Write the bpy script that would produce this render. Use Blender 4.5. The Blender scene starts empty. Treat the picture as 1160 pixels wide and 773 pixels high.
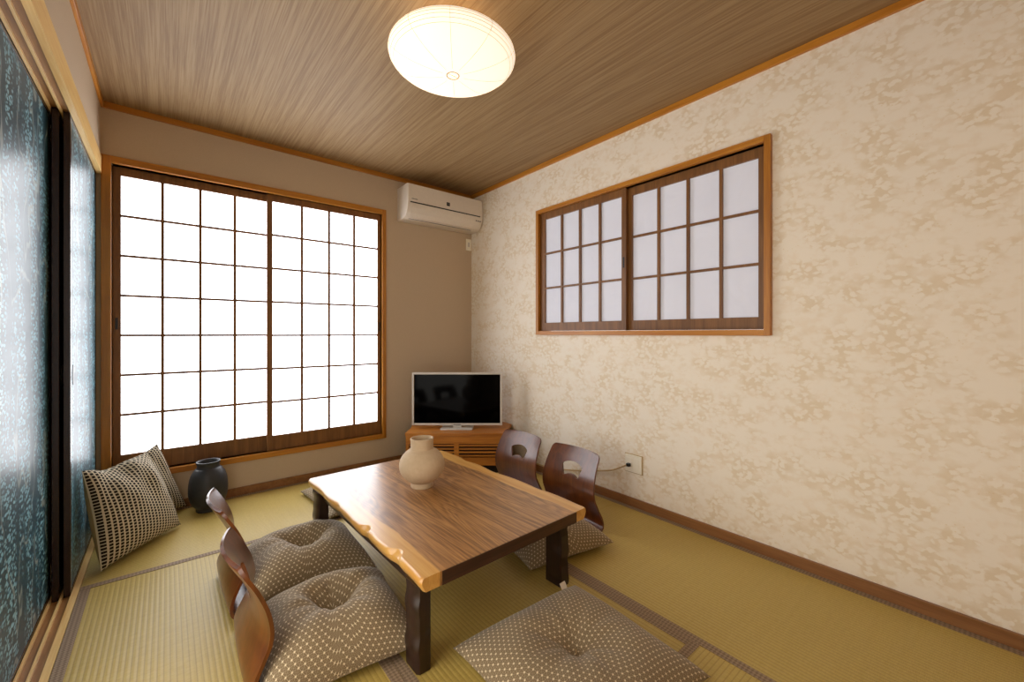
import bpy, bmesh, math, random
from mathutils import Vector, Matrix
random.seed(7)
PI = math.pi
SC = bpy.context.scene
COL = SC.collection
XR, YB, XL, YF, ZC = 2.286, 3.357, -0.295, -0.10, 2.445   # room planes

# ------------------------------------------------------------------ helpers
def srgb(r, g, b):
    f = lambda c: (c/255/12.92) if c/255 <= .04045 else ((c/255+.055)/1.055)**2.4
    return (f(r), f(g), f(b), 1)

class NT:
    def __init__(s, name):
        s.m = bpy.data.materials.new(name); s.m.use_nodes = True
        s.t = s.m.node_tree; s.N = s.t.nodes; s.L = s.t.links
        s.b = s.N['Principled BSDF']; s.out = s.N['Material Output']
    def put(s, v, sock):
        if v is None: return
        if isinstance(v, bpy.types.NodeSocket): s.L.new(v, sock)
        elif isinstance(v, bpy.types.Node): s.L.new(v.outputs[0], sock)
        else: sock.default_value = v
    def math(s, op, a, b=None, c=None, clamp=False):
        n = s.N.new('ShaderNodeMath'); n.operation = op; n.use_clamp = clamp
        for i, v in enumerate((a, b, c)): s.put(v, n.inputs[i])
        return n.outputs[0]
    def obj(s): return s.N.new('ShaderNodeTexCoord').outputs['Object']
    def uv(s): return s.N.new('ShaderNodeTexCoord').outputs['UV']
    def sep(s, v):
        n = s.N.new('ShaderNodeSeparateXYZ'); s.put(v, n.inputs[0]); return n.outputs
    def comb(s, x=0, y=0, z=0):
        n = s.N.new('ShaderNodeCombineXYZ')
        for i, v in enumerate((x, y, z)): s.put(v, n.inputs[i])
        return n.outputs[0]
    def map(s, v, scale=(1, 1, 1), rot=(0, 0, 0), loc=(0, 0, 0)):
        n = s.N.new('ShaderNodeMapping'); s.put(v, n.inputs['Vector'])
        n.inputs['Scale'].default_value = scale; n.inputs['Rotation'].default_value = rot
        n.inputs['Location'].default_value = loc; return n.outputs[0]
    def noise(s, v, scale=5, detail=3, rough=.5, dist=0):
        n = s.N.new('ShaderNodeTexNoise'); s.put(v, n.inputs['Vector'])
        n.inputs['Scale'].default_value = scale; n.inputs['Detail'].default_value = detail
        n.inputs['Roughness'].default_value = rough; n.inputs['Distortion'].default_value = dist
        return n.outputs['Fac']
    def voro(s, v, scale=5, feature='F1', rnd=1):
        n = s.N.new('ShaderNodeTexVoronoi'); n.feature = feature; s.put(v, n.inputs['Vector'])
        n.inputs['Scale'].default_value = scale; n.inputs['Randomness'].default_value = rnd
        return n
    def step(s, v, a, b):   # smooth 0..1 between a and b
        n = s.N.new('ShaderNodeMapRange'); n.interpolation_type = 'SMOOTHSTEP'
        s.put(v, n.inputs[0]); n.inputs[1].default_value = a; n.inputs[2].default_value = b
        return n.outputs[0]
    def mix(s, f, a, b):
        n = s.N.new('ShaderNodeMix'); n.data_type = 'RGBA'
        s.put(f, n.inputs[0]); s.put(a, n.inputs[6]); s.put(b, n.inputs[7]); return n.outputs[2]
    def bump(s, h, strength=.3, dist=.01):
        n = s.N.new('ShaderNodeBump'); s.put(h, n.inputs['Height'])
        n.inputs['Strength'].default_value = strength; n.inputs['Distance'].default_value = dist
        s.L.new(n.outputs[0], s.b.inputs['Normal'])
    def set(s, color=None, rough=None, metal=None, spec=None, coat=None, coat_rough=None):
        b = s.b.inputs
        s.put(color, b['Base Color']); s.put(rough, b['Roughness']); s.put(metal, b['Metallic'])
        s.put(spec, b['Specular IOR Level']); s.put(coat, b['Coat Weight']); s.put(coat_rough, b['Coat Roughness'])
        return s.m

def plain(name, col, rough=.5, metal=0, spec=.5, coat=0):
    n = NT(name); v = n.noise(n.obj(), 40, 3)
    c2 = tuple(x*.9 for x in col[:3]) + (1,)
    return n.set(n.mix(v, col, c2), rough, metal, spec, coat)

def wood(name, a, b, axis=1, scale=1.0, rough=.4, spec=.5, coat=0):
    n = NT(name); s = [28*scale]*3; s[axis] = 1.6*scale
    f = n.noise(n.map(n.obj(), s), 1, 6, .6, .6)
    f2 = n.noise(n.map(n.obj(), [x*6 for x in s]), 1, 2)
    f = n.math('ADD', n.math('MULTIPLY', f, .75), n.math('MULTIPLY', f2, .25))
    f = n.step(f, .35, .65)
    n.bump(f, .06, .002)
    return n.set(n.mix(f, a, b), rough, 0, spec, coat, .15)

def link(name, me, mat=None, parent=None, smooth=False):
    o = bpy.data.objects.new(name, me); COL.objects.link(o)
    if mat: me.materials.append(mat)
    if parent: o.parent = parent
    if smooth:
        for p in me.polygons: p.use_smooth = True
    return o

def tag(o, label, cat, group=None, kind=None):
    o['label'] = label; o['category'] = cat
    if group: o['group'] = group
    if kind: o['kind'] = kind
    return o

def thing(name, label, cat, loc=(0, 0, 0), rz=0, group=None, kind=None):
    o = bpy.data.objects.new(name, None); COL.objects.link(o)
    o.location = loc; o.rotation_euler = (0, 0, rz); o.empty_display_size = .1
    return tag(o, label, cat, group, kind)

class MB:
    """collects solids into one mesh"""
    def __init__(s): s.bm = bmesh.new()
    def box(s, a, b, bev=0, mat=None):
        bm = bmesh.new(); bmesh.ops.create_cube(bm, size=1)
        lo = Vector([min(p, q) for p, q in zip(a, b)]); hi = Vector([max(p, q) for p, q in zip(a, b)])
        for v in bm.verts:
            v.co = Vector([(lo[i]+hi[i])/2 + v.co[i]*(hi[i]-lo[i]) for i in range(3)])
        if bev: bmesh.ops.bevel(bm, geom=bm.edges[:], offset=bev, segments=2, profile=.6, affect='EDGES')
        if mat: bm.transform(mat)
        return s.add(bm)
    def add(s, bm):
        me = bpy.data.meshes.new('t'); bm.to_mesh(me); bm.free(); s.bm.from_mesh(me); bpy.data.meshes.remove(me)
        return s
    def prism(s, pts, axis, d0, d1, bev=0, mat=None):
        """polygon pts (2d) extruded along axis from d0 to d1"""
        bm = bmesh.new()
        def mk(p, d):
            q = [p[0], p[1]]; q.insert(axis, d); return q
        va = [bm.verts.new(mk(p, d0)) for p in pts]; vb = [bm.verts.new(mk(p, d1)) for p in pts]
        bm.faces.new(va); bm.faces.new(vb[::-1]); n = len(pts)
        for i in range(n): bm.faces.new((va[i], vb[i], vb[(i+1) % n], va[(i+1) % n]))
        bmesh.ops.recalc_face_normals(bm, faces=bm.faces[:])
        if bev: bmesh.ops.bevel(bm, geom=bm.edges[:], offset=bev, segments=2, profile=.6, affect='EDGES')
        if mat: bm.transform(mat)
        return s.add(bm)
    def lathe(s, prof, n=64, c=(0, 0), close=True):
        bm = bmesh.new(); rings = []
        for r, z in prof:
            if r < 1e-6: rings.append([bm.verts.new((c[0], c[1], z))])
            else: rings.append([bm.verts.new((c[0]+r*math.cos(2*PI*i/n), c[1]+r*math.sin(2*PI*i/n), z)) for i in range(n)])
        for A, B in zip(rings, rings[1:]):
            for i in range(n):
                j = (i+1) % n
                q = [A[i % len(A)], A[j % len(A)], B[j % len(B)], B[i % len(B)]]
                q = list(dict.fromkeys(q))
                if len(q) > 2: bm.faces.new(q)
        bmesh.ops.recalc_face_normals(bm, faces=bm.faces[:])
        return s.add(bm)
    def tube(s, pts, r, n=8):
        bm = bmesh.new(); pts = [Vector(p) for p in pts]; rings = []
        up = Vector((0, 0, 1))
        for i, p in enumerate(pts):
            d = (pts[min(i+1, len(pts)-1)]-pts[max(i-1, 0)]).normalized()
            x = d.cross(up if abs(d.z) < .95 else Vector((1, 0, 0))).normalized(); y = d.cross(x)
            rings.append([bm.verts.new(p+x*r*math.cos(2*PI*k/n)+y*r*math.sin(2*PI*k/n)) for k in range(n)])
        for A, B in zip(rings, rings[1:]):
            for k in range(n): bm.faces.new((A[k], A[(k+1) % n], B[(k+1) % n], B[k]))
        bm.faces.new(rings[0]); bm.faces.new(rings[-1][::-1])
        bmesh.ops.recalc_face_normals(bm, faces=bm.faces[:])
        return s.add(bm)
    def build(s, name, mat, parent=None, smooth=False):
        me = bpy.data.meshes.new(name); s.bm.to_mesh(me); s.bm.free()
        return link(name, me, mat, parent, smooth)

def catmull(P, k=8):
    out = []; P = [Vector(p) for p in P]
    for i in range(len(P)-1):
        p0, p1, p2, p3 = P[max(i-1, 0)], P[i], P[i+1], P[min(i+2, len(P)-1)]
        for j in range(k):
            t = j/k
            out.append(.5*((2*p1)+(p2-p0)*t+(2*p0-5*p1+4*p2-p3)*t*t+(3*p1-p0-3*p2+p3)*t**3))
    out.append(P[-1]); return out

def sm_angle(o, deg=35):
    me = o.data
    for p in me.polygons: p.use_smooth = True
    bm = bmesh.new(); bm.from_mesh(me)
    for e in bm.edges: e.smooth = e.calc_face_angle(0) < math.radians(deg)
    bm.to_mesh(me); bm.free()

# ------------------------------------------------------------------ materials
M = {}
# right wall paper: cream with beige cloudy blossoms and sparse gold flecks
n = NT('blossom_wallpaper'); co = n.map(n.obj(), (1, 1, 1.35))
wz = n.noise(co, 30, 4, .6); wy = n.noise(n.map(co, loc=(0, 7, 3)), 30, 4, .6); sp = n.sep(co)
cw = n.comb(sp[0], n.math('ADD', sp[1], n.math('MULTIPLY', n.math('SUBTRACT', wy, .5), .045)), n.math('ADD', sp[2], n.math('MULTIPLY', n.math('SUBTRACT', wz, .5), .045)))
vo = n.voro(cw, 33).outputs['Distance']; vo2 = n.voro(cw, 47).outputs['Distance']
a1 = n.step(n.math('ADD', n.math('MULTIPLY', vo, .72), n.math('MULTIPLY', vo2, .28)), .42, .58)
big = n.noise(co, 9, 3)
a1 = n.math('MULTIPLY', a1, n.step(big, .38, .62))
c = n.mix(n.math('MULTIPLY', a1, .55), srgb(248, 239, 223), srgb(222, 200, 160))
pk = n.step(n.noise(n.map(co, (1, 1, 1), loc=(3, 1, 5)), 19, 3), .5, .7)
c = n.mix(n.math('MULTIPLY', pk, .45), c, srgb(240, 224, 200))
fl = n.math('MULTIPLY', n.step(n.voro(co, 60).outputs['Distance'], .20, .12), n.step(n.noise(co, 11, 2), .54, .62))
c = n.mix(n.math('MULTIPLY', fl, .5), c, srgb(226, 204, 152))
n.bump(wz, .06, .004)
M['wallpaper'] = n.set(c, n.math('SUBTRACT', .6, n.math('MULTIPLY', fl, .3)), n.math('MULTIPLY', fl, .5), .35)
# plain walls
n = NT('plain_wallpaper'); f = n.noise(n.obj(), 180, 3)
n.bump(f, .12, .002)
M['plainwall'] = n.set(n.mix(f, srgb(204, 184, 158), srgb(192, 171, 145)), .8, 0, .25)
# ceiling: pale brown wood grain paper running towards the window
n = NT('ceiling_wood'); co = n.obj()
g1 = n.noise(n.map(co, (60, 1.1, 1)), 1, 5, .65, .4)
g2 = n.noise(n.map(co, (210, 3.5, 1)), 1, 3, .6)
f = n.step(n.math('ADD', n.math('MULTIPLY', g1, .55), n.math('MULTIPLY', g2, .45)), .36, .64)
n.bump(f, .05, .002)
M['ceiling'] = n.set(n.mix(f, srgb(137, 108, 73), srgb(165, 138, 100)), .55, 0, .3)
M['honey'] = wood('honey_wood', srgb(204, 138, 46), srgb(180, 112, 30), 1, 1, .38)
M['honey_x'] = wood('honey_wood_across', srgb(190, 126, 40), srgb(166, 103, 28), 0, 1, .38)
M['honey_z'] = wood('honey_wood_upright', srgb(190, 126, 40), srgb(166, 103, 28), 2, 1, .38)
M['cedar'] = wood('brown_cedar', srgb(138, 92, 44), srgb(110, 70, 30), 2, 1, .45)
M['pine'] = wood('pale_pine', srgb(248, 214, 146), srgb(234, 190, 116), 1, 1, .35)
M['pine_dark'] = wood('groove_pine', srgb(176, 132, 80), srgb(150, 108, 62), 1, 1, .45)
M['base'] = wood('skirting_wood', srgb(152, 104, 60), srgb(128, 84, 45), 1, 1, .45)
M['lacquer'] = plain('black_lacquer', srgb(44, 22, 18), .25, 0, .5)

def tatami(name, axis):
    """straw surface; ridges run along axis (0 = x, 1 = y)"""
    n = NT(name); s = n.sep(n.obj()); q = s[1-axis]
    wv = n.math('SINE', n.math('MULTIPLY', q, 2*PI/.0165))
    fine = n.noise(n.map(n.obj(), (520, 40, 1) if axis == 0 else (40, 520, 1)), 1, 2)
    fine2 = n.noise(n.map(n.obj(), (60, 3, 1) if axis == 0 else (3, 60, 1)), 1, 3)
    h = n.math('ADD', n.math('MULTIPLY', wv, .5), n.math('MULTIPLY', fine, .5))
    f = n.math('ADD', n.math('MULTIPLY', fine, .75), n.math('MULTIPLY', fine2, .25))
    c = n.mix(n.step(f, .3, .7), srgb(196, 172, 96), srgb(182, 157, 80))
    c = n.mix(n.math('MULTIPLY', n.step(wv, -.55, -1.0), .42), c, srgb(138, 112, 52))
    n.bump(h, .25, .0020)
    return n.set(c, .45, 0, .45)
M['tat_x'] = tatami('straw_along_x', 0); M['tat_y'] = tatami('straw_along_y', 1)
n = NT('brown_brocade'); br = n.N.new('ShaderNodeTexChecker'); n.put(n.map(n.obj(), (1, 1, 1), (0, 0, .78)), br.inputs[0])
br.inputs['Scale'].default_value = 110
br.inputs['Color1'].default_value = srgb(158, 136, 112); br.inputs['Color2'].default_value = srgb(130, 110, 88)
M['heri'] = n.set(br.outputs[0], .7, 0, .3)

# lit window paper and dim window paper
n = NT('lit_shoji_paper'); f = n.noise(n.map(n.obj(), (90, 1, 26)), 1, 4)
n.set(srgb(238, 238, 238), .9)
n.put(n.mix(f, (.95, .975, 1.03, 1), (.92, .95, 1.01, 1)), n.b.inputs['Emission Color']); n.b.inputs['Emission Strength'].default_value = 3.8
M['paper_lit'] = n.m; LIT = n.b.inputs['Emission Strength']
n = NT('shoji_paper'); f = n.noise(n.obj(), 3.5, 3, .5, 1.2)
n.bump(f, .25, .05)
M['paper'] = n.set(n.mix(f, srgb(226, 228, 240), srgb(215, 217, 231)), .7, 0, .3)
n.b.inputs['Emission Color'].default_value = (.86, .90, 1, 1); n.b.inputs['Emission Strength'].default_value = .10

# walnut top with pale sapwood along both long sides (object space of the tabletop)
n = NT('walnut_top'); co = n.obj(); s = n.sep(co)
wob = n.noise(n.map(co, (2, 3.2, 1)), 1, 3)
g = n.noise(n.map(co, (40, 1.7, 20)), 1, 6, .6, .7)
ring = n.noise(n.map(co, (7, .7, 5)), 1, 2, .5, .8)
ringf = n.math('FRACT', n.math('MULTIPLY', ring, 22))
ringf = n.math('MULTIPLY', n.step(ringf, 0, .5), n.step(ringf, 1, .62))
pore = n.noise(n.map(co, (300, 14, 40)), 1, 2)
f = n.step(n.math('ADD', n.math('ADD', n.math('MULTIPLY', g, .62), n.math('MULTIPLY', ringf, .11)), n.math('MULTIPLY', pore, .26)), .34, .70)
heart = n.mix(f, srgb(124, 82, 42), srgb(190, 138, 79))
sap = n.mix(n.step(g, .3, .7), srgb(204, 146, 66), srgb(222, 172, 92))
edge = n.math('ADD', n.math('ABSOLUTE', s[0]), n.math('MULTIPLY', n.math('SUBTRACT', wob, .5), .06))
c = n.mix(n.step(edge, .326, .334), heart, sap)
n.bump(f, .05, .001)
M['top'] = n.set(c, .38, 0, .5, .8, .24)
M['darkwood'] = wood('dark_stained_wood', srgb(50, 29, 18), srgb(36, 20, 12), 2, 1, .35)
M['darkedge'] = wood('dark_walnut_edge', srgb(78, 46, 26), srgb(54, 31, 17), 0, 1, .4)
# moulded plywood of the legless chairs
n = NT('red_brown_plywood'); g = n.noise(n.map(n.obj(), (30, 30, 2.4)), 1, 5, .6, .7)
M['ply'] = n.set(n.mix(n.step(g, .3, .7), srgb(108, 55, 15), srgb(82, 40, 8)), .34, 0, .45, .45, .2)
# hemp-leaf print on the cushions
n = NT('hemp_leaf_cotton'); uv = n.map(n.uv(), (1, 1, 1)); s = n.sep(uv)
def lat(ox, oy):
    x = n.math('SUBTRACT', n.math('FLOORED_MODULO', n.math('ADD', s[0], ox+.5), 1.0), .5)
    y = n.math('SUBTRACT', n.math('FLOORED_MODULO', n.math('ADD', s[1], oy+.866), 1.732), .866)
    return n.math('SQRT', n.math('ADD', n.math('MULTIPLY', x, x), n.math('MULTIPLY', y, y)))
d = n.math('MINIMUM', lat(0, 0), lat(.5, .866))
dot = n.step(d, .25, .07)
lines = None
for k in range(3):
    a = PI/3*k
    t = n.math('ADD', n.math('MULTIPLY', s[0], math.sin(a)), n.math('MULTIPLY', s[1], math.cos(a)))
    t = n.math('ABSOLUTE', n.math('SUBTRACT', n.math('FRACT', n.math('ADD', n.math('DIVIDE', t, .866), .5)), .5))
    l = n.step(t, .09, .03)
    t2 = n.math('ADD', n.math('MULTIPLY', s[0], math.cos(a)), n.math('MULTIPLY', s[1], -math.sin(a)))
    t2 = n.math('ABSOLUTE', n.math('SUBTRACT', n.math('FRACT', n.math('ADD', n.math('DIVIDE', t2, .5), .5)), .5))
    l = n.math('MAXIMUM', l, n.math('MULTIPLY', n.step(t2, .12, .04), .6))
    lines = l if lines is None else n.math('MAXIMUM', lines, l)
pat = n.math('MAXIMUM', dot, n.math('MULTIPLY', lines, .36))
M['hemp'] = n.set(n.mix(pat, srgb(106, 84, 55), srgb(232, 216, 182)), .85, 0, .2)
n.b.inputs['Sheen Weight'].default_value = .25
n.bump(n.noise(n.obj(), 14, 3), .15, .01)
# black and cream woven pillow cloth
n = NT('black_cream_weave'); br = n.N.new('ShaderNodeTexBrick'); n.put(n.uv(), br.inputs['Vector'])
br.inputs['Scale'].default_value = 1; br.inputs['Brick Width'].default_value = 1; br.inputs['Row Height'].default_value = .78
br.inputs['Mortar Size'].default_value = .16; br.inputs['Mortar Smooth'].default_value = .3; br.offset = .5
br.inputs['Color1'].default_value = srgb(38, 34, 32); br.inputs['Color2'].default_value = srgb(46, 40, 36)
br.inputs['Mortar'].default_value = srgb(206, 194, 168)
n.bump(br.outputs['Fac'], .5, .003)
M['weave'] = n.set(br.outputs['Color'], .9, 0, .15)
M['beige'] = plain('beige_cotton', srgb(196, 168, 122), .9, 0, .15)
# fusuma paper: teal with pale blue weeping sprays
n = NT('teal_willow_paper'); co = n.obj(); s = n.sep(co)
wx = n.math('ADD', s[1], n.math('MULTIPLY', n.math('SUBTRACT', n.noise(n.map(co, (0, 5, 2.2)), 1, 2), .5), .16))
st = n.noise(n.comb(n.math('MULTIPLY', wx, 10), n.math('MULTIPLY', s[2], 1.2), 0), 1, 3)
mask = n.step(st, .42, .52)
leaf = None
for rot, off in ((.45, 0), (-.45, 3.3)):
    p = n.map(n.comb(n.math('MULTIPLY', wx, 46), n.math('MULTIPLY', s[2], 76), 0), (1, 1, 1), (0, 0, rot), (off, off, 0))
    v = n.voro(p, 1)
    l = n.math('MULTIPLY', n.step(v.outputs['Distance'], .50, .32), n.step(n.sep(v.outputs['Color'])[0], .25, .5))
    leaf = l if leaf is None else n.math('MAXIMUM', leaf, l)
leaf = n.math('MULTIPLY', leaf, mask)
br2 = n.noise(n.comb(n.math('MULTIPLY', wx, 5), n.math('MULTIPLY', s[2], 1.6), 4), 1, 2)
stem = n.step(n.math('ABSOLUTE', n.math('SUBTRACT', br2, .5)), .010, .004)
c = n.mix(n.math('MULTIPLY', leaf, .9), srgb(38, 74, 88), srgb(138, 194, 212))
c = n.mix(n.math('MULTIPLY', stem, .5), c, srgb(176, 190, 184))
M['fusuma'] = n.set(c, .36, 0, .35)
# small stuff
M['white'] = plain('white_plastic', srgb(236, 226, 212), .32)
M['ivory'] = plain('ivory_plastic', srgb(252, 246, 228), .3)
M['rim'] = plain('plate_shadow_tan', srgb(190, 164, 112), .4)  # darker tan standing for the shadow edge of the socket plate
M['grey'] = plain('grey_print', srgb(96, 92, 90), .5)
M['black'] = plain('black_plastic', srgb(14, 14, 15), .35)
M['screen'] = plain('black_glass', srgb(3, 3, 4), .08, 0, .05)
M['silver'] = plain('silver_trim', srgb(214, 208, 200), .35)
n = NT('stoneware_cream'); v = n.noise(n.obj(), 60, 4); n.bump(n.noise(n.obj(), 130, 4), .35, .003)
M['stone'] = n.set(n.mix(v, srgb(206, 184, 154), srgb(190, 165, 134)), .8, 0, .25)
n = NT('charcoal_pottery'); n.bump(n.noise(n.obj(), 90, 4), .25, .002)
M['charcoal'] = n.set(n.mix(n.noise(n.obj(), 30, 3), srgb(36, 37, 40), srgb(52, 52, 55)), .45, 0, .45)
M['cabinet'] = wood('amber_wood', srgb(200, 130, 50), srgb(168, 101, 33), 0, 1, .38)
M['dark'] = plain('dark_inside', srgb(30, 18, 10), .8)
M['subfloor'] = plain('subfloor_board', srgb(110, 90, 66), .8)
n = NT('lit_lantern_paper'); n.set(srgb(250, 238, 216), .8)
n.b.inputs['Emission Color'].default_value = (1, .88, .71, 1); n.b.inputs['Emission Strength'].default_value = .60
M['lantern'] = n.m
M['rib'] = plain('bamboo_rib', srgb(206, 172, 120), .7)

# ------------------------------------------------------------------ room shell
def struct(name, mb, mat, label, cat, parent=None):
    o = mb.build(name, mat, parent); o['kind'] = 'structure'
    if not parent: tag(o, label, cat)
    return o
T = .12
struct('floor', MB().box((XL-.35, YF-.3, -.16), (XR+T, YB+T, -.056)), M['subfloor'], 'boarded floor under the straw mats', 'floor')
struct('ceiling', MB().box((XL-T, YF-T, ZC), (XR+T, YB+T, ZC+.1)), M['ceiling'], 'pale brown wood-grained ceiling', 'ceiling')
# back wall with the tall window opening
WX0, WX1, WZ0, WZ1 = -.25, 1.38, .262, 2.097
mb = MB()
mb.box((XL-T, YB, -.06), (WX0, YB+T, ZC)).box((WX1, YB, -.06), (XR+T, YB+T, ZC))
mb.box((WX0, YB, -.06), (WX1, YB+T, WZ0)).box((WX0, YB, WZ1), (WX1, YB+T, ZC))
struct('wall_back', mb, M['plainwall'], 'plain beige wall holding the tall window', 'wall')
# right wall with the small window opening
RY0, RY1, RZ0, RZ1 = .77, 2.386, 1.12, 2.05
mb = MB()
mb.box((XR, YF-T, -.06), (XR+T, RY0, ZC)).box((XR, RY1, -.06), (XR+T, YB, ZC))
mb.box((XR, RY0, -.06), (XR+T, RY1, RZ0)).box((XR, RY0, RZ1), (XR+T, RY1, ZC))
struct('wall_right', mb, M['wallpaper'], 'cream wall papered with beige blossoms', 'wall')
# left wall: plain strip above the rail; part of the near half is the open doorway to the next room
struct('wall_left', MB().box((XL-T, YF-T, 2.115), (XL, YB, ZC)).box((XL-.2, 1.62, -.06), (XL-.13, YB+T, 2.115)).box((XL-.2, YF-T, -.06), (XL-.13, .50, 2.115)),  # unseen lower pieces added to block light and dim the near floor
       M['plainwall'], 'plain grey beige wall above the sliding doors', 'wall')
struct('wall_front', MB().box((XL, YF-T, -.06), (XR, YF, ZC)), M['plainwall'], 'plain wall behind the viewer', 'wall')
# ceiling trims
struct('trim_1', MB().box((XR-.016, YF, 2.410), (XR, YB, ZC), .002), M['honey'], 'honey wood ceiling trim on the blossom wall', 'trim')
struct('trim_2', MB().box((XL, YB-.016, 2.410), (XR-.016, YB, ZC), .002), M['honey_x'], 'honey wood ceiling trim on the window wall', 'trim')
struct('trim_3', MB().box((XL, YF, 2.410), (XL+.014, YB-.016, ZC), .002), M['honey'], 'honey wood ceiling trim on the sliding door wall', 'trim')
# skirting
struct('baseboard_right', MB().box((XR-.014, YF, -.02), (XR, YB, .052), .002), M['base'], 'brown skirting along the blossom wall', 'skirting board')
struct('baseboard_back', MB().box((XL+.005, YB-.014, -.02), (XR-.014, YB, .052), .002), M['base'], 'brown skirting under the tall window', 'skirting board')
# grooved head rail and sill of the sliding doors
def grooved(name, z0, z1, up, label, cat):
    body = (z0+.012, z1) if up else (z0, z1-.012)
    o = struct(name, MB().box((-.425, YF, body[0]), (-.293, YB-.001, body[1])), M['pine_dark'], label, cat)
    rz = (z0, z0+.013) if up else (z1-.013, z1)
    for a, b in ((-.289, -.311), (-.335, -.343), (-.366, -.374), (-.398, -.425)):
        mb = MB().box((a if a != -.289 else -.2925, YF, rz[0]), (b, YB-.001, rz[1]), 0 if a == -.289 else .001)
        if a == -.289: mb.box((-.2925, YF, z0), (-.289, YB-.001, z1))
        mb.build('ridge', M['pine'], o)
grooved('trim_4', 2.022, 2.12, True, 'pale pine grooved head rail over the sliding doors', 'rail')
grooved('trim_5', -.05, .002, False, 'pale pine grooved sill on the floor under the sliding doors', 'sill')

# sliding doors (three on three tracks)
def fusuma(name, x, y0, y1, label, face='fusuma'):
    t = thing(name, label, 'sliding door', (x, (y0+y1)/2, -.008), 0, kind='structure')
    h = 2.04; w = (y1-y0)/2
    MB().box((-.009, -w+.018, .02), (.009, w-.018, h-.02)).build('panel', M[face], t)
    mb = MB()
    for a, b in (((-.0105, -w, 0), (.0105, -w+.02, h)), ((-.0105, w-.02, 0), (.0105, w, h)),
                 ((-.0105, -w+.02, 0), (.0105, w-.02, .022)), ((-.0105, -w+.02, h-.022), (.0105, w-.02, h))):
        mb.box(a, b, .0015)
    mb.build('frame', M['lacquer'], t)
    bm = MB(); bm.prism([(-w+.075+.022*math.cos(2*PI*i/24), .93+.045*math.sin(2*PI*i/24)) for i in range(24)], 0, .009, .0105)
    bm.build('pull', M['black'], t)
    return t
fusuma('door_1', -.323, 2.53, YB-.004, 'far sliding door papered teal with pale sprays, nearest the window')
fusuma('door_2', -.3545, 2.515, YB-.004, 'middle sliding door stacked behind the far one, face darkened for the shaded gap, only its edge showing', 'lacquer')  # dark face carries the shade of the narrow gap between the doors
fusuma('door_3', -.386, 1.62, 2.57, 'near sliding door papered teal with pale weeping sprays')

# ------------------------------------------------------------------ windows
def sash(parent, plane, off, u0, u1, z0, z1, pu0, pu1, pz0, pz1, nc, nr, paper, th=.022, pull_u=None):
    """sash in wall plane: plane 'y' (u = x) or 'x' (u = y); off = room-side face; parent at origin"""
    sg = 1
    def bx(mb, ua, ub, za, zb, d0, d1, bev=.0012):
        a = (ua, off+d0, za) if plane == 'y' else (off+d0, ua, za)
        b = (ub, off+d1, zb) if plane == 'y' else (off+d1, ub, zb)
        mb.box(a, b, bev)
    mb = MB()
    bx(mb, u0, pu0, z0, z1, 0, th); bx(mb, pu1, u1, z0, z1, 0, th)
    bx(mb, pu0, pu1, z0, pz0, 0, th); bx(mb, pu0, pu1, pz1, z1, 0, th)
    s = mb.build('sash', M['cedar'], parent)
    mb = MB(); bw = .0082
    for i in range(1, nc):
        u = pu0+(pu1-pu0)*i/nc; bx(mb, u-bw, u+bw, pz0, pz1, -.001, .0135, 0)
    for i in range(1, nr):
        z = pz0+(pz1-pz0)*i/nr; bx(mb, pu0, pu1, z-bw*.85, z+bw*.85, .001, .0137, 0)
    mb.build('lattice', M['cedar'], s)
    mb = MB(); bx(mb, pu0-.002, pu1+.002, pz0-.002, pz1+.002, .014, .0165, 0); mb.build('paper', paper, s)
    if pull_u is not None:
        mb = MB(); zc = (z0+z1)/2 - .02; bx(mb, pull_u-.006, pull_u+.006, zc-.035, zc+.035, -.0008, .001, 0); mb.build('pull', M['black'], s)
    return s
w1 = thing('window_1', 'tall bright paper-screen window with two sliding sashes', 'window', (0, 0, 0), 0, kind='structure')
mb = MB(); F = YB-.02
mb.box((-.293, F, .225), (WX0, YB+.1, 2.137), .002).box((WX1, F, .225), (1.412, YB+.1, 2.137), .002)
mb.build('frame', M['honey_z'], w1)
mb = MB(); mb.box((WX0, F, .225), (WX1, YB+.1, WZ0), .002).box((WX0, F, WZ1), (WX1, YB+.1, 2.137), .002)
mb.build('frame', M['honey_x'], w1)
sash(w1, 'y', YB+.012, .545, 1.379, WZ0+.001, WZ1-.001, .58, 1.35, .368, 2.048, 4, 7, M['paper_lit'], pull_u=1.365)
sash(w1, 'y', YB+.040, -.249, .577, WZ0+.001, WZ1-.001, -.212, .548, .372, 2.046, 4, 7, M['paper_lit'], pull_u=-.231)
w2 = thing('window_2', 'wide paper-screen window high on the blossom wall', 'window', (0, 0, 0), 0, kind='structure')
mb = MB(); F = XR-.025
mb.box((F, .74, 1.09), (XR+.1, RY0, 2.08), .002).box((F, RY1, 1.09), (XR+.1, 2.414, 2.08), .002)
mb.build('frame', M['honey_z'], w2)
mb = MB(); mb.box((F, RY0, 1.09), (XR+.1, RY1, RZ0), .002).box((F, RY0, RZ1), (XR+.1, RY1, 2.08), .002)
mb.build('frame', M['honey'], w2)
sash(w2, 'x', XR+.002, 1.585, 2.385, RZ0+.001, RZ1-.001, 1.62, 2.335, 1.185, 2.0, 4, 3, M['paper'], pull_u=1.603)
sash(w2, 'x', XR+.028, .771, 1.615, RZ0+.001, RZ1-.001, .812, 1.556, 1.185, 1.998, 4, 3, M['paper'])

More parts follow.
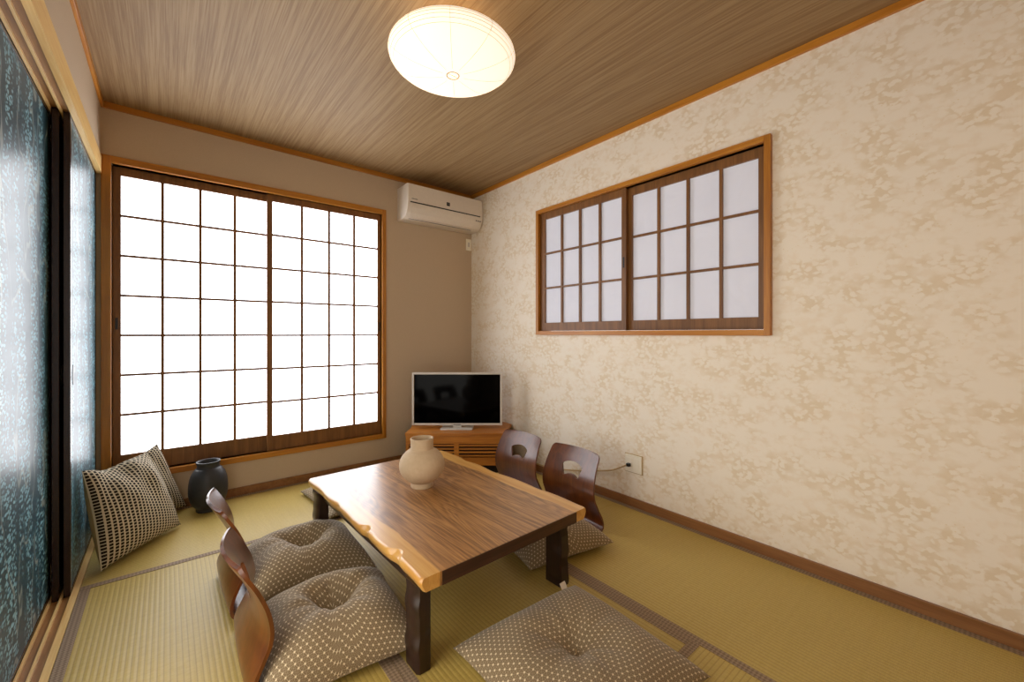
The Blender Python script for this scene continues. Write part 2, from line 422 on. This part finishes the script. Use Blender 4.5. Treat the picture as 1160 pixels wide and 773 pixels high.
# ------------------------------------------------------------------ tatami
def mat_(x0, x1, y0, y1, axis, label, bands):
    t = thing('tatami_mat', label, 'tatami mat', ((x0+x1)/2, (y0+y1)/2, -.055), 0, 'straw mats covering the floor')
    w, d = (x1-x0)/2-.0008, (y1-y0)/2-.0008
    MB().box((-w, -d, 0), (w, d, .055), .0015).build('straw', M['tat_x'] if axis == 0 else M['tat_y'], t)
    for b in bands:
        k = .034
        if axis == 0: a, c = (-w, (d-k) if b > 0 else -d, .0548), (w, d if b > 0 else (-d+k), .0562)
        else: a, c = ((w-k) if b > 0 else -w, -d, .0548), (w if b > 0 else (-w+k), d, .0562)
        MB().box(a, c).build('border_cloth', M['heri'], t)
xa, xb, xc, xd = -.288, .577, 1.442, XR-.015
y1_, y2_, ym = .728, 2.535, 1.63
mat_(xa, xc, y2_, YB-.015, 0, 'straw mat running under the tall window', (-1, 1))
mat_(xa, xb, y1_, y2_, 1, 'striped straw mat beside the sliding door sill', (-1, 1))
mat_(xb, xc, y1_, y2_, 1, 'straw mat under the low table', (-1, 1))
mat_(xa, xc, YF, y1_, 0, 'straw mat nearest the viewer, only a small corner showing', (1, -1))
mat_(xc, xd, YF, ym, 1, 'near straw mat along the blossom wall', (-1, 1))
mat_(xc, xd, ym, YB-.015, 1, 'far straw mat along the blossom wall, under the television stand', (-1, 1))

# ------------------------------------------------------------------ low table
tb = thing('low_table', 'low walnut table with pale live edges on dark legs', 'table', (1.0, 1.775, .0015), math.radians(1.6))
LY, ZT, TH = .597, .332, .046
def edge_in(y, side):
    """inset of the top rim and of the widest line at station y"""
    a = .003*math.sin(9*y+1.3*side)+.002*math.sin(21*y+side)
    top = .004+a; mid = .002+a
    sc = 0
    if side < 0:
        for yc, w, dp in ((-.392, .034, .024), (-.142, .026, .022)):
            sc += dp*math.exp(-abs((y-yc)/w)**3)
        for yc, w, dp in ((.175, .03, .006), (.30, .07, -.004), (.02, .06, .004), (-.27, .05, -.003)):
            top += dp*math.exp(-((y-yc)/w)**2); mid += dp*.8*math.exp(-((y-yc)/w)**2)
    else:
        for yc, w, dp in ((.30, .05, .012), (.05, .07, .008), (-.3, .05, .006)):
            top += dp*math.exp(-((y-yc)/w)**2); mid += dp*.8*math.exp(-((y-yc)/w)**2)
    top += sc; mid += sc*.25
    for s_ in (-1, 1):
        e = max(0, 1-(LY-s_*y)/.014); top += .006*e*e; mid += .006*e*e
    return top, mid
bm = bmesh.new(); st = []
NY = 160
for i in range(NY+1):
    y = -LY+2*LY*i/NY
    tl, ml = edge_in(y, -1); tr, mr = edge_in(y, 1); W = .414
    def rim(t, m): return [(.016+m, ZT-TH), (.008+m, ZT-TH*.72), (.001+m*.6+t*.4, ZT-TH*.4), (t*.9+m*.1, ZT-.012), (t+.002, ZT-.004), (t+.007, ZT), (t+.012, ZT)]
    row = [(-W+x, z) for x, z in rim(tl, ml)] + [(x, ZT) for x in (-.2, 0, .2)] + [(W-x, z) for x, z in rim(tr, mr)[::-1]]
    st.append([bm.verts.new((x, y, z)) for x, z in row])
for A, B in zip(st, st[1:]):
    m_ = len(A)
    for k in range(m_): bm.faces.new((A[k], A[(k+1) % m_], B[(k+1) % m_], B[k]))
bm.faces.new(st[0]); bm.faces.new(st[-1][::-1])
bmesh.ops.recalc_face_normals(bm, faces=bm.faces[:])
me = bpy.data.meshes.new('tabletop'); bm.to_mesh(me); bm.free()
o = link('tabletop', me, M['top'], tb); sm_angle(o, 40)
for s_ in (-1, 1):
    MB().box((-.335, s_*LY, ZT-TH), (.335, s_*(LY+.003), ZT-.0005), .0006).build('edge_band', M['darkedge'], tb)['label'] = 'dark band on the short edge of the tabletop'
mb = MB()
mb.box((-.375, -.52, .248), (-.350, .52, ZT-TH)).box((.285, -.52, .248), (.31, .52, ZT-TH))
mb.box((-.350, -.525, .248), (.285, -.50, ZT-TH)).box((-.350, .50, .248), (.285, .525, ZT-TH))
mb.build('apron', M['darkwood'], tb)
for sx in (-1, 1):
    for sy in (-1, 1):
        # stout leg with a gently carved, wavy outer side
        bm = bmesh.new(); rings = []
        NZ = 24; x_in, x_out = (.350, .408) if sx < 0 else (.288, .350); yo = -.018 if sx < 0 else -.024
        for i in range(NZ+1):
            z = (ZT-TH)*i/NZ
            wv = .0025*math.sin(z*48+sx+sy)+.0015*math.sin(z*95)
            xo = x_out-.006+wv; y0, y1 = .486+yo, .575+yo
            pts = [(x_in, y0), (xo-.008, y0), (xo, y0+.010), (xo, y1-.010+wv*.4), (xo-.008, y1+wv*.4), (x_in+.006, y1+wv*.4), (x_in, y1-.006)]
            rings.append([bm.verts.new((sx*px, sy*py, z)) for px, py in pts])
        for A, B in zip(rings, rings[1:]):
            for k in range(len(A)): bm.faces.new((A[k], A[(k+1) % len(A)], B[(k+1) % len(A)], B[k]))
        bm.faces.new(rings[0]); bm.faces.new(rings[-1])
        bmesh.ops.recalc_face_normals(bm, faces=bm.faces[:])
        me = bpy.data.meshes.new('leg'); bm.to_mesh(me); bm.free(); o = link('leg', me, M['darkwood'], tb); sm_angle(o, 40)

# ------------------------------------------------------------------ legless chairs
def chair_meshes():
    prof = [(.385, .011), (.25, .011), (.12, .011), (.05, .012), (.012, .02), (-.008, .042), (-.010, .08), (.004, .13), (.018, .18), (.022, .22), (.012, .275), (-.012, .335), (-.040, .385), (-.058, .415)]
    C = catmull([(u, 0, z) for u, z in prof], 6)
    L = [0]
    for a, b in zip(C, C[1:]): L.append(L[-1]+(b-a).length)
    tot = L[-1]
    def half(i):
        z = C[i].z; u = C[i].x
        if u > .05 and z < .03: w = .212 + .02*max(0, 1-(u-.05)/.12) - max(0, (u-.33))*.5
        else:
            K = [(0, .232), (.05, .220), (.11, .207), (.18, .201), (.25, .197), (.33, .189), (.42, .180)]
            for (a, wa), (b, wb) in zip(K, K[1:]):
                if z <= b: w = wa+(wb-wa)*(z-a)/(b-a); break
            else: w = .186
        e = tot-L[i]; R = .03
        if e < R: w -= R*(1-math.sqrt(max(0, 1-((R-e)/R)**2)))*.9
        if L[i] < R: w -= R*(1-math.sqrt(max(0, 1-((R-L[i])/R)**2)))
        return w
    # extra stations near the top end for the rounded corners
    def make(i0, i1):
        bm = bmesh.new(); NT_ = 22; th = .0055; top = []; bot = []
        for i in range(i0, i1+1):
            p = C[i]; d = (C[min(i+1, len(C)-1)]-C[max(i-1, 0)]).normalized()
            nrm = Vector((-d.z, 0, d.x)) * -1
            h = half(i); sag = .029*min(1, max(0, (p.z-.012)/.16))
            ra, rb = [], []
            for k in range(NT_+1):
                t = -1+2*k/NT_
                q = Vector((p.x+sag*t*t, t*h, p.z))
                ra.append(bm.verts.new(q+nrm*th)); rb.append(bm.verts.new(q-nrm*th))
            top.append(ra); bot.append(rb)
        for G, flip in ((top, 0), (bot, 1)):
            for A, B in zip(G, G[1:]):
                for k in range(NT_): bm.faces.new((A[k], A[k+1], B[k+1], B[k]))
        for A, B, A2, B2 in zip(top, top[1:], bot, bot[1:]):
            bm.faces.new((A[0], B[0], B2[0], A2[0])); bm.faces.new((A[-1], B[-1], B2[-1], A2[-1]))
        for k in range(NT_):
            bm.faces.new((top[0][k], top[0][k+1], bot[0][k+1], bot[0][k])); bm.faces.new((top[-1][k], top[-1][k+1], bot[-1][k+1], bot[-1][k]))
        bmesh.ops.recalc_face_normals(bm, faces=bm.faces[:])
        me = bpy.data.meshes.new('ply'); bm.to_mesh(me); bm.free(); return me
    # densify the end
    Cn = C[:-1]; a, b = C[-2], C[-1]
    for e in (0, .3, .55, .75, .9, .97, 1): Cn.append(a.lerp(b, e)) if e else None
    C[:] = Cn
    L[:] = [0]
    for a, b in zip(C, C[1:]): L.append(L[-1]+(b-a).length)
    tot = L[-1]
    k = next(i for i, p in enumerate(C) if p.x < .05)
    seat, back = make(0, k), make(k, len(C)-1)
    # fan-shaped hand hole cut through the back
    fan = []; zc = .190
    for i in range(17):
        an = math.radians(90+32-64*i/16); fan.append((.150*math.cos(an), zc+.150*math.sin(an)))
    for i in range(9):
        an = math.radians(90-40+80*i/8); fan.append((.086*math.cos(an), zc+.083*math.sin(an)))
    rc = []                                     # round the four corners
    for i, p in enumerate(fan):
        if i in (0, 16, 17, 25):
            p0, p1, p2 = Vector(fan[i-1]), Vector(p), Vector(fan[(i+1) % len(fan)])
            a_ = p1+(p0-p1).normalized()*min(.010, (p0-p1).length*.8); c_ = p1+(p2-p1).normalized()*min(.010, (p2-p1).length*.8)
            for q in (0, .25, .5, .75, 1): rc.append(tuple(a_.lerp(p1, q).lerp(p1.lerp(c_, q), q)))
        else: rc.append(p)
    fan = rc
    cut = MB().prism(fan, 0, -.2, .2).build('cut', None)
    ob = link('tmp', back)
    md = ob.modifiers.new('b', 'BOOLEAN'); md.operation = 'DIFFERENCE'; md.object = cut; md.solver = 'EXACT'
    bpy.context.view_layer.update()
    dg = bpy.context.evaluated_depsgraph_get()
    res = bpy.data.meshes.new_from_object(ob.evaluated_get(dg)); res.name = 'backrest'
    bpy.data.objects.remove(ob); bpy.data.objects.remove(cut)
    return seat, res
seat_me, back_me = chair_meshes()
GC = 'legless floor chairs around the low table'
def chair(x, y, rz, label):
    t = thing('floor_chair', label, 'floor chair', (x, y, 0), rz, GC)
    if not seat_me.materials: seat_me.materials.append(M['ply'])
    back_me.materials.clear(); back_me.materials.append(M['ply'])
    a = link('seat', seat_me, None, t); b = link('backrest', back_me, None, t)
    return t
ch = chair(.192, 1.595, math.radians(-1), 'bent plywood floor chair at left, nearer the viewer, seen from behind')
for k in ch.children: sm_angle(k, 40)
def copy_tree(o, loc, rz, label):
    c = o.copy(); COL.objects.link(c); c.location = loc; c.rotation_euler = (0, 0, rz); c['label'] = label
    for k in list(o.children):
        d = k.copy(); COL.objects.link(d); d.parent = c
        for g in list(k.children):
            e = g.copy(); COL.objects.link(e); e.parent = d
    return c
copy_tree(ch, (.186, 2.095, 0), math.radians(1), 'bent plywood floor chair at left, the one nearer the charcoal vase')
copy_tree(ch, (1.848, 1.650, 0), math.radians(180), 'red-brown plywood floor chair with fan-shaped hole, right of the table and nearer the wall socket')
copy_tree(ch, (1.850, 2.130, 0), math.radians(182), 'red-brown plywood floor chair with fan-shaped hole, beside the television stand')

# ------------------------------------------------------------------ zabuton cushions
def sup(u, p): return 1-abs(u)**p
def cushion(label, x, y, z, rz, size=.56, T_=.11, tuft=.065, seed=0, flat=.25, shrink=1.0, tassel=False, tagc=False, sy=1.0, fold=((140, .046, .55), (22, .046, .60), (262, .016, .4), (88, .012, .4), (320, .008, .4))):
    t = thing('floor_cushion', label, 'cushion', (x, y, z), rz, 'hemp-leaf printed floor cushions')
    rnd = random.Random(seed); ph = [rnd.uniform(0, 6.28) for _ in range(8)]
    folds = [(math.radians(q), dp, ln) for q, dp, ln in fold]
    N = 72; bm = bmesh.new(); uvl = bm.loops.layers.uv.new('UVMap'); H = size/2
    def shape(u, v, side):
        # pinched outline: edges drawn in between the corners
        pu = 1-.07*(1-v*v)**1.0; pv = 1-.07*(1-u*u)
        X, Y = u*H*pu, v*H*pv*sy
        puff = (max(0, sup(u, 2.6))*max(0, sup(v, 2.6)))**.52
        r = math.hypot(u, v); a = math.atan2(v, u)
        if side > 0:
            h = T_*puff
            h -= tuft*(.66*math.exp(-(r/.36)**2)+.34*math.exp(-(r/.14)**2))
            for an, dp, ln in folds:
                dl = u*math.cos(an)+v*math.sin(an); dt = -u*math.sin(an)+v*math.cos(an)
                if dl > 0: h -= dp*math.exp(-(dt/(.07+.13*dl))**2)*math.exp(-(dl/ln)**2)*min(1, dl/.05)
            h += .006*math.sin(7*u+ph[3])*math.sin(6*v+ph[4])*puff + .003*math.cos(11*a+ph[2])*math.exp(-((r-.4)/.3)**2)*puff
            h = max(h, .012*puff)
            edge = .012*(math.sin(9*u+ph[5])*(abs(v)**6)+math.sin(9*v+ph[6])*(abs(u)**6))*.5
            return Vector((X, Y, .022+edge*(1-puff)*0+h))
        return Vector((X, Y, .022-.020*min(1, puff*2.2)))
    grids = []
    for side in (1, -1):
        G = []
        for i in range(N+1):
            row = []
            for j in range(N+1):
                u = -1+2*i/N; v = -1+2*j/N
                u = math.sin(u*PI/2)*.35+u*.65; v = math.sin(v*PI/2)*.35+v*.65
                border = i in (0, N) or j in (0, N)
                if side < 0 and border: row.append((grids[0][i][j][0], u, v))
                else: row.append((bm.verts.new(shape(u, v, side)), u, v))
            G.append(row)
        grids.append(G)
    def arc(G):
        U = [[0]*(N+1) for _ in range(N+1)]; V = [[0]*(N+1) for _ in range(N+1)]; m = N//2
        for j in range(N+1):
            for sg in (1, -1):
                for k in range(m):
                    i = m+sg*k; U[i+sg][j] = U[i][j]+sg*(G[i+sg][j][0].co-G[i][j][0].co).length
                    V[j][i+sg] = V[j][i]+sg*(G[j][i+sg][0].co-G[j][i][0].co).length
        return U, V
    for gi, G in enumerate(grids):
        U, V = arc(G)
        for i in range(N):
            for j in range(N):
                ij = [(i, j), (i+1, j), (i+1, j+1), (i, j+1)]
                if gi: ij = ij[::-1]
                f = bm.faces.new([G[p][q][0] for p, q in ij])
                for lp, (p, q) in zip(f.loops, ij): lp[uvl].uv = (U[p][q]/.0180+.13*seed, V[p][q]/.0180)
    me = bpy.data.meshes.new('cover'); bm.to_mesh(me); bm.free()
    link('cover', me, M['hemp'], t, True)
    # centre stitch
    zc = shape(0, 0, 1).z
    MB().tube([(-.006, -.006, zc+.0015), (0, 0, zc+.004), (.006, .007, zc+.0015)], .0016, 6).build('stitch', M['beige'], t)
    for k, (su, sv) in enumerate(((-1, -1), (1, -1), (1, 1), (-1, 1))):
        p = Vector((su*H, sv*H*sy, .022)); d = Vector((su, sv, 0)).normalized()
        if tassel and k in tassel:
            mb = MB()
            for q in range(6):
                e = Vector((rnd.uniform(-.008, .008), rnd.uniform(-.008, .008), -.014))
                mb.tube([p-d*.004, p+d*.012+e*.3, p+d*.026+e], .0012, 5)
            mb.build('tassel', M['beige'], t)
    if tagc:
        m = Matrix.Translation((tagc[0], tagc[1], .034)) @ Matrix.Rotation(tagc[2], 4, 'Z') @ Matrix.Rotation(math.radians(55), 4, 'X')
        MB().box((-.016, 0, -.0004), (.016, .034, .0004), 0, m).build('care_label', M['white'], t)['label'] = 'small white cloth label'
    return t
cushion('hemp-leaf cushion on the nearest left chair, cut by the bottom of the photo', .458, 1.545, .020, math.radians(-6), .49, .158, .116, 1, tassel=(3,))
cushion('hemp-leaf cushion on the farther left chair, by the charcoal vase', .490, 2.085, .020, math.radians(-2), .50, .150, .114, 2)
cushion('hemp-leaf cushion lying alone on the mat at the near end of the table', 1.030, .905, .0015, math.radians(-3), .59, .105, .075, 3, tagc=(.22, .275, .1), fold=((45, .008, .5), (135, .010, .5), (225, .008, .5), (315, .008, .5)))
cushion('hemp-leaf cushion on the right chair nearer the wall socket', 1.535, 1.565, .020, math.radians(-10), .50, .11, .06, 4)
cushion('hemp-leaf cushion behind the table leg, only a corner showing', .985, 2.820, .0015, math.radians(2), .56, .075, .04, 5)

# ------------------------------------------------------------------ leaning pillows
def pillow(label, c4, T_, seed, sag):
    """c4: BL, BR, TR, TL in the room"""
    P = [Vector(p) for p in c4]; o0 = (P[0]+P[1])/2; o0.z = 0
    t = thing('throw_pillow', label, 'pillow', o0)
    nrm = (P[1]-P[0]).cross(P[3]-P[0]).normalized()
    rnd = random.Random(seed); ph = [rnd.uniform(0, 6.28) for _ in range(6)]
    N = 44; bm = bmesh.new(); uvl = bm.loops.layers.uv.new('UVMap'); grids = []
    for side in (1, -1):
        G = []
        for i in range(N+1):
            row = []
            for j in range(N+1):
                a, b = i/N, j/N; u, v = 2*a-1, 2*b-1
                base = P[0]*(1-a)*(1-b)+P[1]*a*(1-b)+P[2]*a*b+P[3]*(1-a)*b
                puff = (max(0, sup(u, 2.4))*max(0, sup(v, 2.4)))**.55
                ctr = sum(P, Vector())/4
                pin = .05*(1-puff)
                base = base+(ctr-base)*pin*((1-u*u)*(abs(v) > abs(u))+(1-v*v)*(abs(u) >= abs(v)))
                h = T_*puff
                if side > 0:
                    # folds running down from the slumped top edge
                    h += .014*math.cos(8*u+2.2*v+ph[0])*max(0, v+.3)*puff+.010*math.sin(13*u-5*v+ph[1])*puff*max(0, v)
                    h -= sag*math.exp(-((u+.35)/.25)**2-((v-.85)/.35)**2)
                base = base - Vector((0, 0, 1))*sag*.5*math.exp(-((u+.3)/.35)**2)*max(0, v)**3
                q = base+nrm*side*h
                q.z = max(q.z, .003)
                border = i in (0, N) or j in (0, N)
                if side < 0 and border: row.append(grids[0][i][j])
                else: row.append((bm.verts.new(q-o0), a, b))
            G.append(row)
        grids.append(G)
    meshes = []
    for gi, G in enumerate(grids):
        for i in range(N):
            for j in range(N):
                q = [G[i][j], G[i+1][j], G[i+1][j+1], G[i][j+1]]
                if gi: q = q[::-1]
                f = bm.faces.new([w[0] for w in q]); f.material_index = gi
                for lp, w in zip(f.loops, q): lp[uvl].uv = (w[2]*31, w[1]*17.5)
    bmesh.ops.recalc_face_normals(bm, faces=bm.faces[:])
    # split the plain back from the woven front
    for name, idx, m in (('front_cover', 0, M['weave']), ('back_cover', 1, M['beige'])):
        b2 = bm.copy(); bmesh.ops.delete(b2, geom=[f for f in b2.faces if f.material_index != idx], context='FACES')
        for f in b2.faces: f.material_index = 0
        me = bpy.data.meshes.new(name); b2.to_mesh(me); b2.free(); link(name, me, m, t, True)
    bm.free()
    return t
pillow('black and cream woven pillow leaning on the sliding door, in front of its twin', ((-.232, 2.650, .012), (.060, 3.018, .012), (-.085, 3.045, .445), (-.300, 2.715, .470)), .085, 3, .035)
pillow('black and cream woven pillow in the corner, behind its twin', ((-.255, 3.005, .012), (.095, 3.305, .02), (-.045, 3.315, .43), (-.285, 3.08, .33)), .06, 5, .0)

# ------------------------------------------------------------------ vases
def lathe_thing(name, label, loc, prof, mat):
    t = MB().lathe(catmull_prof(prof)).build(name, mat); t.location = loc
    sm_angle(t, 50); return tag(t, label, 'vase')
def catmull_prof(P):
    out = []
    seg = []
    for p in P:
        if p is None:
            out += [(v.x, v.z) for v in catmull([(a, 0, b) for a, b in seg], 6)]; seg = [seg[-1]]
        else: seg.append(p)
    out += [(v.x, v.z) for v in catmull([(a, 0, b) for a, b in seg], 6)]
    r = [out[0]]
    for q in out[1:]:
        if abs(q[0]-r[-1][0])+abs(q[1]-r[-1][1]) > 1e-5: r.append((max(0, q[0]), q[1]))
    return r
lathe_thing('vase', 'round cream stoneware vase with a short neck on the low table', (.984, 1.884, ZT+.001),
    [(0, 0), (.052, 0), None, (.055, .005), (.054, .024), None] + [(.112*math.cos(math.radians(q)), .109+.094*math.sin(math.radians(q))) for q in range(-60, 61, 10)] +
    [None, (.0560, .193), (.0550, .210), (.0572, .234), None, (.0582, .241), (.0525, .244), (.0475, .240), None, (.046, .18), (.07, .15), (.095, .10), (.06, .03), (0, .02)], M['stone'])
lathe_thing('vase', 'charcoal pottery vase on the mat under the tall window', (.198, 3.192, .0025),
    [(0, 0), (.060, 0), None, (.063, .005), (.064, .020), None, (.067, .026), (.086, .052), (.099, .095), (.1015, .145), (.097, .192), (.086, .230), (.070, .256), (.062, .263), None, (.059, .270), (.059, .284), (.063, .298), None, (.063, .303), (.057, .304), (.052, .298), None, (.049, .26), (.08, .20), (.085, .10), (.05, .03), (0, .02)], M['charcoal'])

# ------------------------------------------------------------------ television and stand
ang = math.atan2(-.641, .7677)      # local x runs left-to-right facing the viewer
cab = thing('television_stand', 'amber wood corner television stand with slatted front', 'television stand', (1.722, 2.736, 0), ang)
HW, CZ = .398, .327                  # local: x along the front, y to the corner
body = [(-HW+.01, .012), (HW-.01, .012), (HW-.01, .16), (.36, .32), (.03, .735), (-.03, .735), (-.33, .36), (-HW+.01, .16)]
# corner walls in local coordinates limit the back
def loc2(p):
    v = Vector((p[0]-1.722, p[1]-2.736)); ca, sa = math.cos(-ang), math.sin(-ang)
    return (v.x*ca-v.y*sa, v.x*sa+v.y*ca)
back_pts = [loc2(p) for p in ((2.262, 2.72), (2.262, 3.335), (1.66, 3.335))]
top_poly = [(-HW, 0), (HW, 0), (HW, .14), back_pts[0], back_pts[1], back_pts[2], (-HW, .17)]
MB().prism(top_poly, 2, CZ-.022, CZ, .002).build('top', M['cabinet'], cab)
def inset(poly, d):
    c = Vector((sum(p[0] for p in poly)/len(poly), sum(p[1] for p in poly)/len(poly)))
    return [tuple(c+(Vector(p)-c)*(1-d)) for p in poly]
carc = [(-HW+.006, .03), (HW-.006, .03), (HW-.006, .14), back_pts[0], back_pts[1], back_pts[2], (-HW+.006, .17)]
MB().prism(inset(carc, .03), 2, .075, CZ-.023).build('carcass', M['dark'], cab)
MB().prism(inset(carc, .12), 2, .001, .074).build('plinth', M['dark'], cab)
mb = MB()
mb.box((-HW+.004, .004, CZ-.085), (HW-.004, .03, CZ-.023), .001)          # upper rail
mb.box((-HW+.004, .004, .075), (HW-.004, .03, .135), .001)                # lower rail
mb.box((-HW+.004, .004, .135), (-HW+.03, .03, CZ-.085), .001); mb.box((HW-.03, .004, .135), (HW-.004, .03, CZ-.085), .001)
mb.box((-.018, .005, .135), (.018, .029, CZ-.085), .001)
mb.build('front_frame', M['cabinet'], cab)
for k in range(4):
    z = .1495+k*.0262
    MB().box((-HW+.03, .008, z-.0062), (HW-.03, .022, z+.0062), .001).build('slat', M['cabinet'], cab)
tv = thing('television', 'flat television with a pale silver bezel on the corner stand', 'television', (1.818, 2.873, CZ+.0005), ang)
hw, z0, z1 = .366, .027, .456
mb = MB(); b_ = .016
mb.box((-hw, -.018, z0), (-hw+b_, .018, z1), .003).box((hw-b_, -.018, z0), (hw, .018, z1), .003)
mb.box((-hw+b_-.002, -.018, z0), (hw-b_+.002, .018, z0+b_+.002), .003).box((-hw+b_-.002, -.018, z1-b_), (hw-b_+.002, .018, z1), .003)
mb.build('bezel', M['silver'], tv)
MB().box((-hw+b_-.001, -.014, z0+b_-.001), (hw-b_+.001, -.008, z1-b_+.001)).build('screen', M['screen'], tv)
MB().box((-hw+.01, -.007, z0+.01), (hw-.01, .03, z1-.01), .004).box((-.22, .03, .09), (.22, .055, .36), .01).build('back_case', M['black'], tv)
mb = MB(); mb.box((-.128, -.072, 0), (.128, .078, .010), .003); mb.build('stand_plate', M['silver'], tv)
MB().box((-.035, -.006, .009), (.035, .026, .06), .004).build('stand_neck', M['silver'], tv)
MB().box((-.03, -.0195, z0+.005), (.03, -.0175, z0+.011)).build('maker_badge', M['grey'], tv)

# ------------------------------------------------------------------ air conditioner
ac = thing('air_conditioner', 'white wall air conditioner above the television corner', 'air conditioner', (1.895, YB, 2.062))
A0, A1 = -.378, .375
prof = [(0, .003), (0, .282), (-.195, .282), (-.208, .270), (-.212, .125), (-.205, .085), (-.188, .045), (-.160, .016), (-.12, .003)]
MB().prism(prof, 0, A0, A1, .004).build('case', M['white'], ac); sm_angle(ac.children[0], 30)
MB().prism([(-.2085, .134), (-.2155, .134), (-.2115, .276), (-.2045, .276)], 0, A0+.004, A1-.006, .001).build('front_panel', M['white'], ac)
MB().prism([(-.2125, .131), (-.2140, .122), (-.205, .122), (-.205, .131)], 0, A0+.02, A1-.03).build('panel_gap', M['black'], ac)
MB().prism([(-.2115, .118), (-.2145, .118), (-.2085, .084), (-.1915, .043), (-.166, .016), (-.163, .019), (-.186, .046), (-.2035, .085)], 0, A0+.03, A1-.09, .0008).build('air_flap', M['white'], ac)
MB().box((A0+.035, -.150, .0004), (A1-.095, -.146, .0035)).build('flap_gap', M['grey'], ac)
mb = MB()
for k in range(6): mb.box((A0+.032+k*.009, -.2165, .150), (A0+.038+k*.009, -.214, .157))
mb.build('maker_badge', M['grey'], ac)
mb = MB(); mb.box((-.016, -.2165, .158), (.016, -.212, .190), .001); mb.build('sticker', M['black'], ac)['label'] = 'small dark square sticker'
MB().box((-.007, -.2172, .168), (.007, -.2160, .182)).build('sticker_mark', M['grey'], ac)
mb = MB()
for k in range(3): mb.box((A1-.075+k*.022, -.2085, .078), (A1-.066+k*.022, -.204, .090))
mb.build('indicator', M['grey'], ac)

# small socket below the air conditioner
so = thing('wall_socket', 'small white single socket under the air conditioner', 'socket', (2.249, YB, 1.963))
MB().box((-.028, -.008, -.055), (.030, 0, .055), .003).build('cover_plate', M['ivory'], so)
MB().box((-.010, -.010, -.022), (.011, -.007, .022), .001).build('outlet', M['silver'], so)
# outlet by the right chairs
so = thing('wall_socket', 'white double socket plate low on the blossom wall', 'socket', (XR, 1.523, .271))
MB().box((-.012, -.060, -.055), (0, .060, .055), .003).build('cover_plate', M['ivory'], so)
MB().box((-.006, -.0645, -.0595), (0, .0645, .0595), .002).build('shadow_border', M['rim'], so)  # added darker border, imitates the shadow round the plate
for dy in (.026, -.026):
    MB().box((-.0145, dy-.018, -.036), (-.011, dy+.018, .036), .0015).build('outlet', M['ivory'], so)
pc = thing('power_cord', 'cream power cord with dark plug running along the wall to the television', 'cord', (XR-.012, 1.549, .262))
P0 = Vector((XR-.012, 1.549, .262))
MB().box((-.024, -.011, -.010), (.0005, .011, .010), .003).build('plug', M['black'], pc)
pts = [(XR-.030, 1.552, .262), (XR-.040, 1.60, .235), (XR-.030, 1.68, .195), (XR-.024, 1.80, .160), (XR-.022, 1.98, .115), (XR-.020, 2.2, .074), (XR-.019, 2.4, .060), (XR-.019, 2.62, .059), (2.262, 2.70, .07)]
MB().tube([Vector(p)-P0 for p in catmull(pts, 10)], .005, 8).build('cable', M['beige'], pc, True)

# ------------------------------------------------------------------ paper ceiling lantern
la = thing('ceiling_lantern', 'round white paper lantern glowing under the ceiling', 'ceiling light', (.935, 1.513, ZC))
a_, b_, zc = .266, .078, -.168
prof = []
for i in range(61):
    th = math.radians(-88+(88+66)*i/60)
    rib = .0016*abs(math.sin(i*PI/2)) if False else 0
    prof.append((a_*math.cos(th)+rib, zc+b_*math.sin(th)))
MB().lathe(prof, 96).build('shade', M['lantern'], la, True)
mb = MB()
for i in range(4, 60, 3):
    r, z = prof[i]; n_ = 72
    if i > 22:
        mb.tube([(r*math.cos(2*PI*k/n_)*1.001, r*math.sin(2*PI*k/n_)*1.001, z) for k in range(n_+1)], .0007, 5)
for k in range(10):
    an = 2*PI*k/10+.35
    mb.tube([(r*1.001*math.cos(an), r*1.001*math.sin(an), z) for r, z in prof[3:60:2]], .0006, 5)
mb.build('rib', M['rib'], la)
mb = MB(); mb.tube([(.026*math.cos(2*PI*k/32), .026*math.sin(2*PI*k/32), zc-b_+.0008) for k in range(33)], .0022, 6)
mb.tube([(-.026, 0, zc-b_+.001), (.026, 0, zc-b_+.001)], .0015, 6)
mb.build('bottom_ring', M['rib'], la)
MB().lathe([(0, -.026), (.052, -.026), (.056, -.022), (.056, -.003), (.053, 0), (0, 0)], 48).lathe([(.012, -.02), (.012, -.12), (.0, -.125)], 24).build('ceiling_base', M['white'], la)

# ------------------------------------------------------------------ light and camera
w = bpy.data.worlds.new('World'); SC.world = w; w.use_nodes = True
bg = w.node_tree.nodes['Background']; bg.inputs[0].default_value = (1, .95, .86, 1); bg.inputs[1].default_value = 2.75

cam = bpy.data.cameras.new('camera'); co_ = bpy.data.objects.new('camera', cam); COL.objects.link(co_)
cam.sensor_width = 36; cam.lens = 467.95/1160*36; cam.clip_start = .02
cam.shift_y = -(386.5-378.13)/1160
co_.location = (0, 0, 1.1); co_.rotation_euler = (PI/2, 0, -.6957)
SC.camera = co_
SC.view_settings.view_transform = 'Standard'; SC.view_settings.look = 'None'
SC.view_settings.exposure = .38; SC.view_settings.gamma = 1; SC.view_settings.use_curve_mapping = False
SC.cycles.use_denoising = True; SC.cycles.max_bounces = 8; SC.cycles.diffuse_bounces = 6
SC.cycles.sample_clamp_indirect = 6
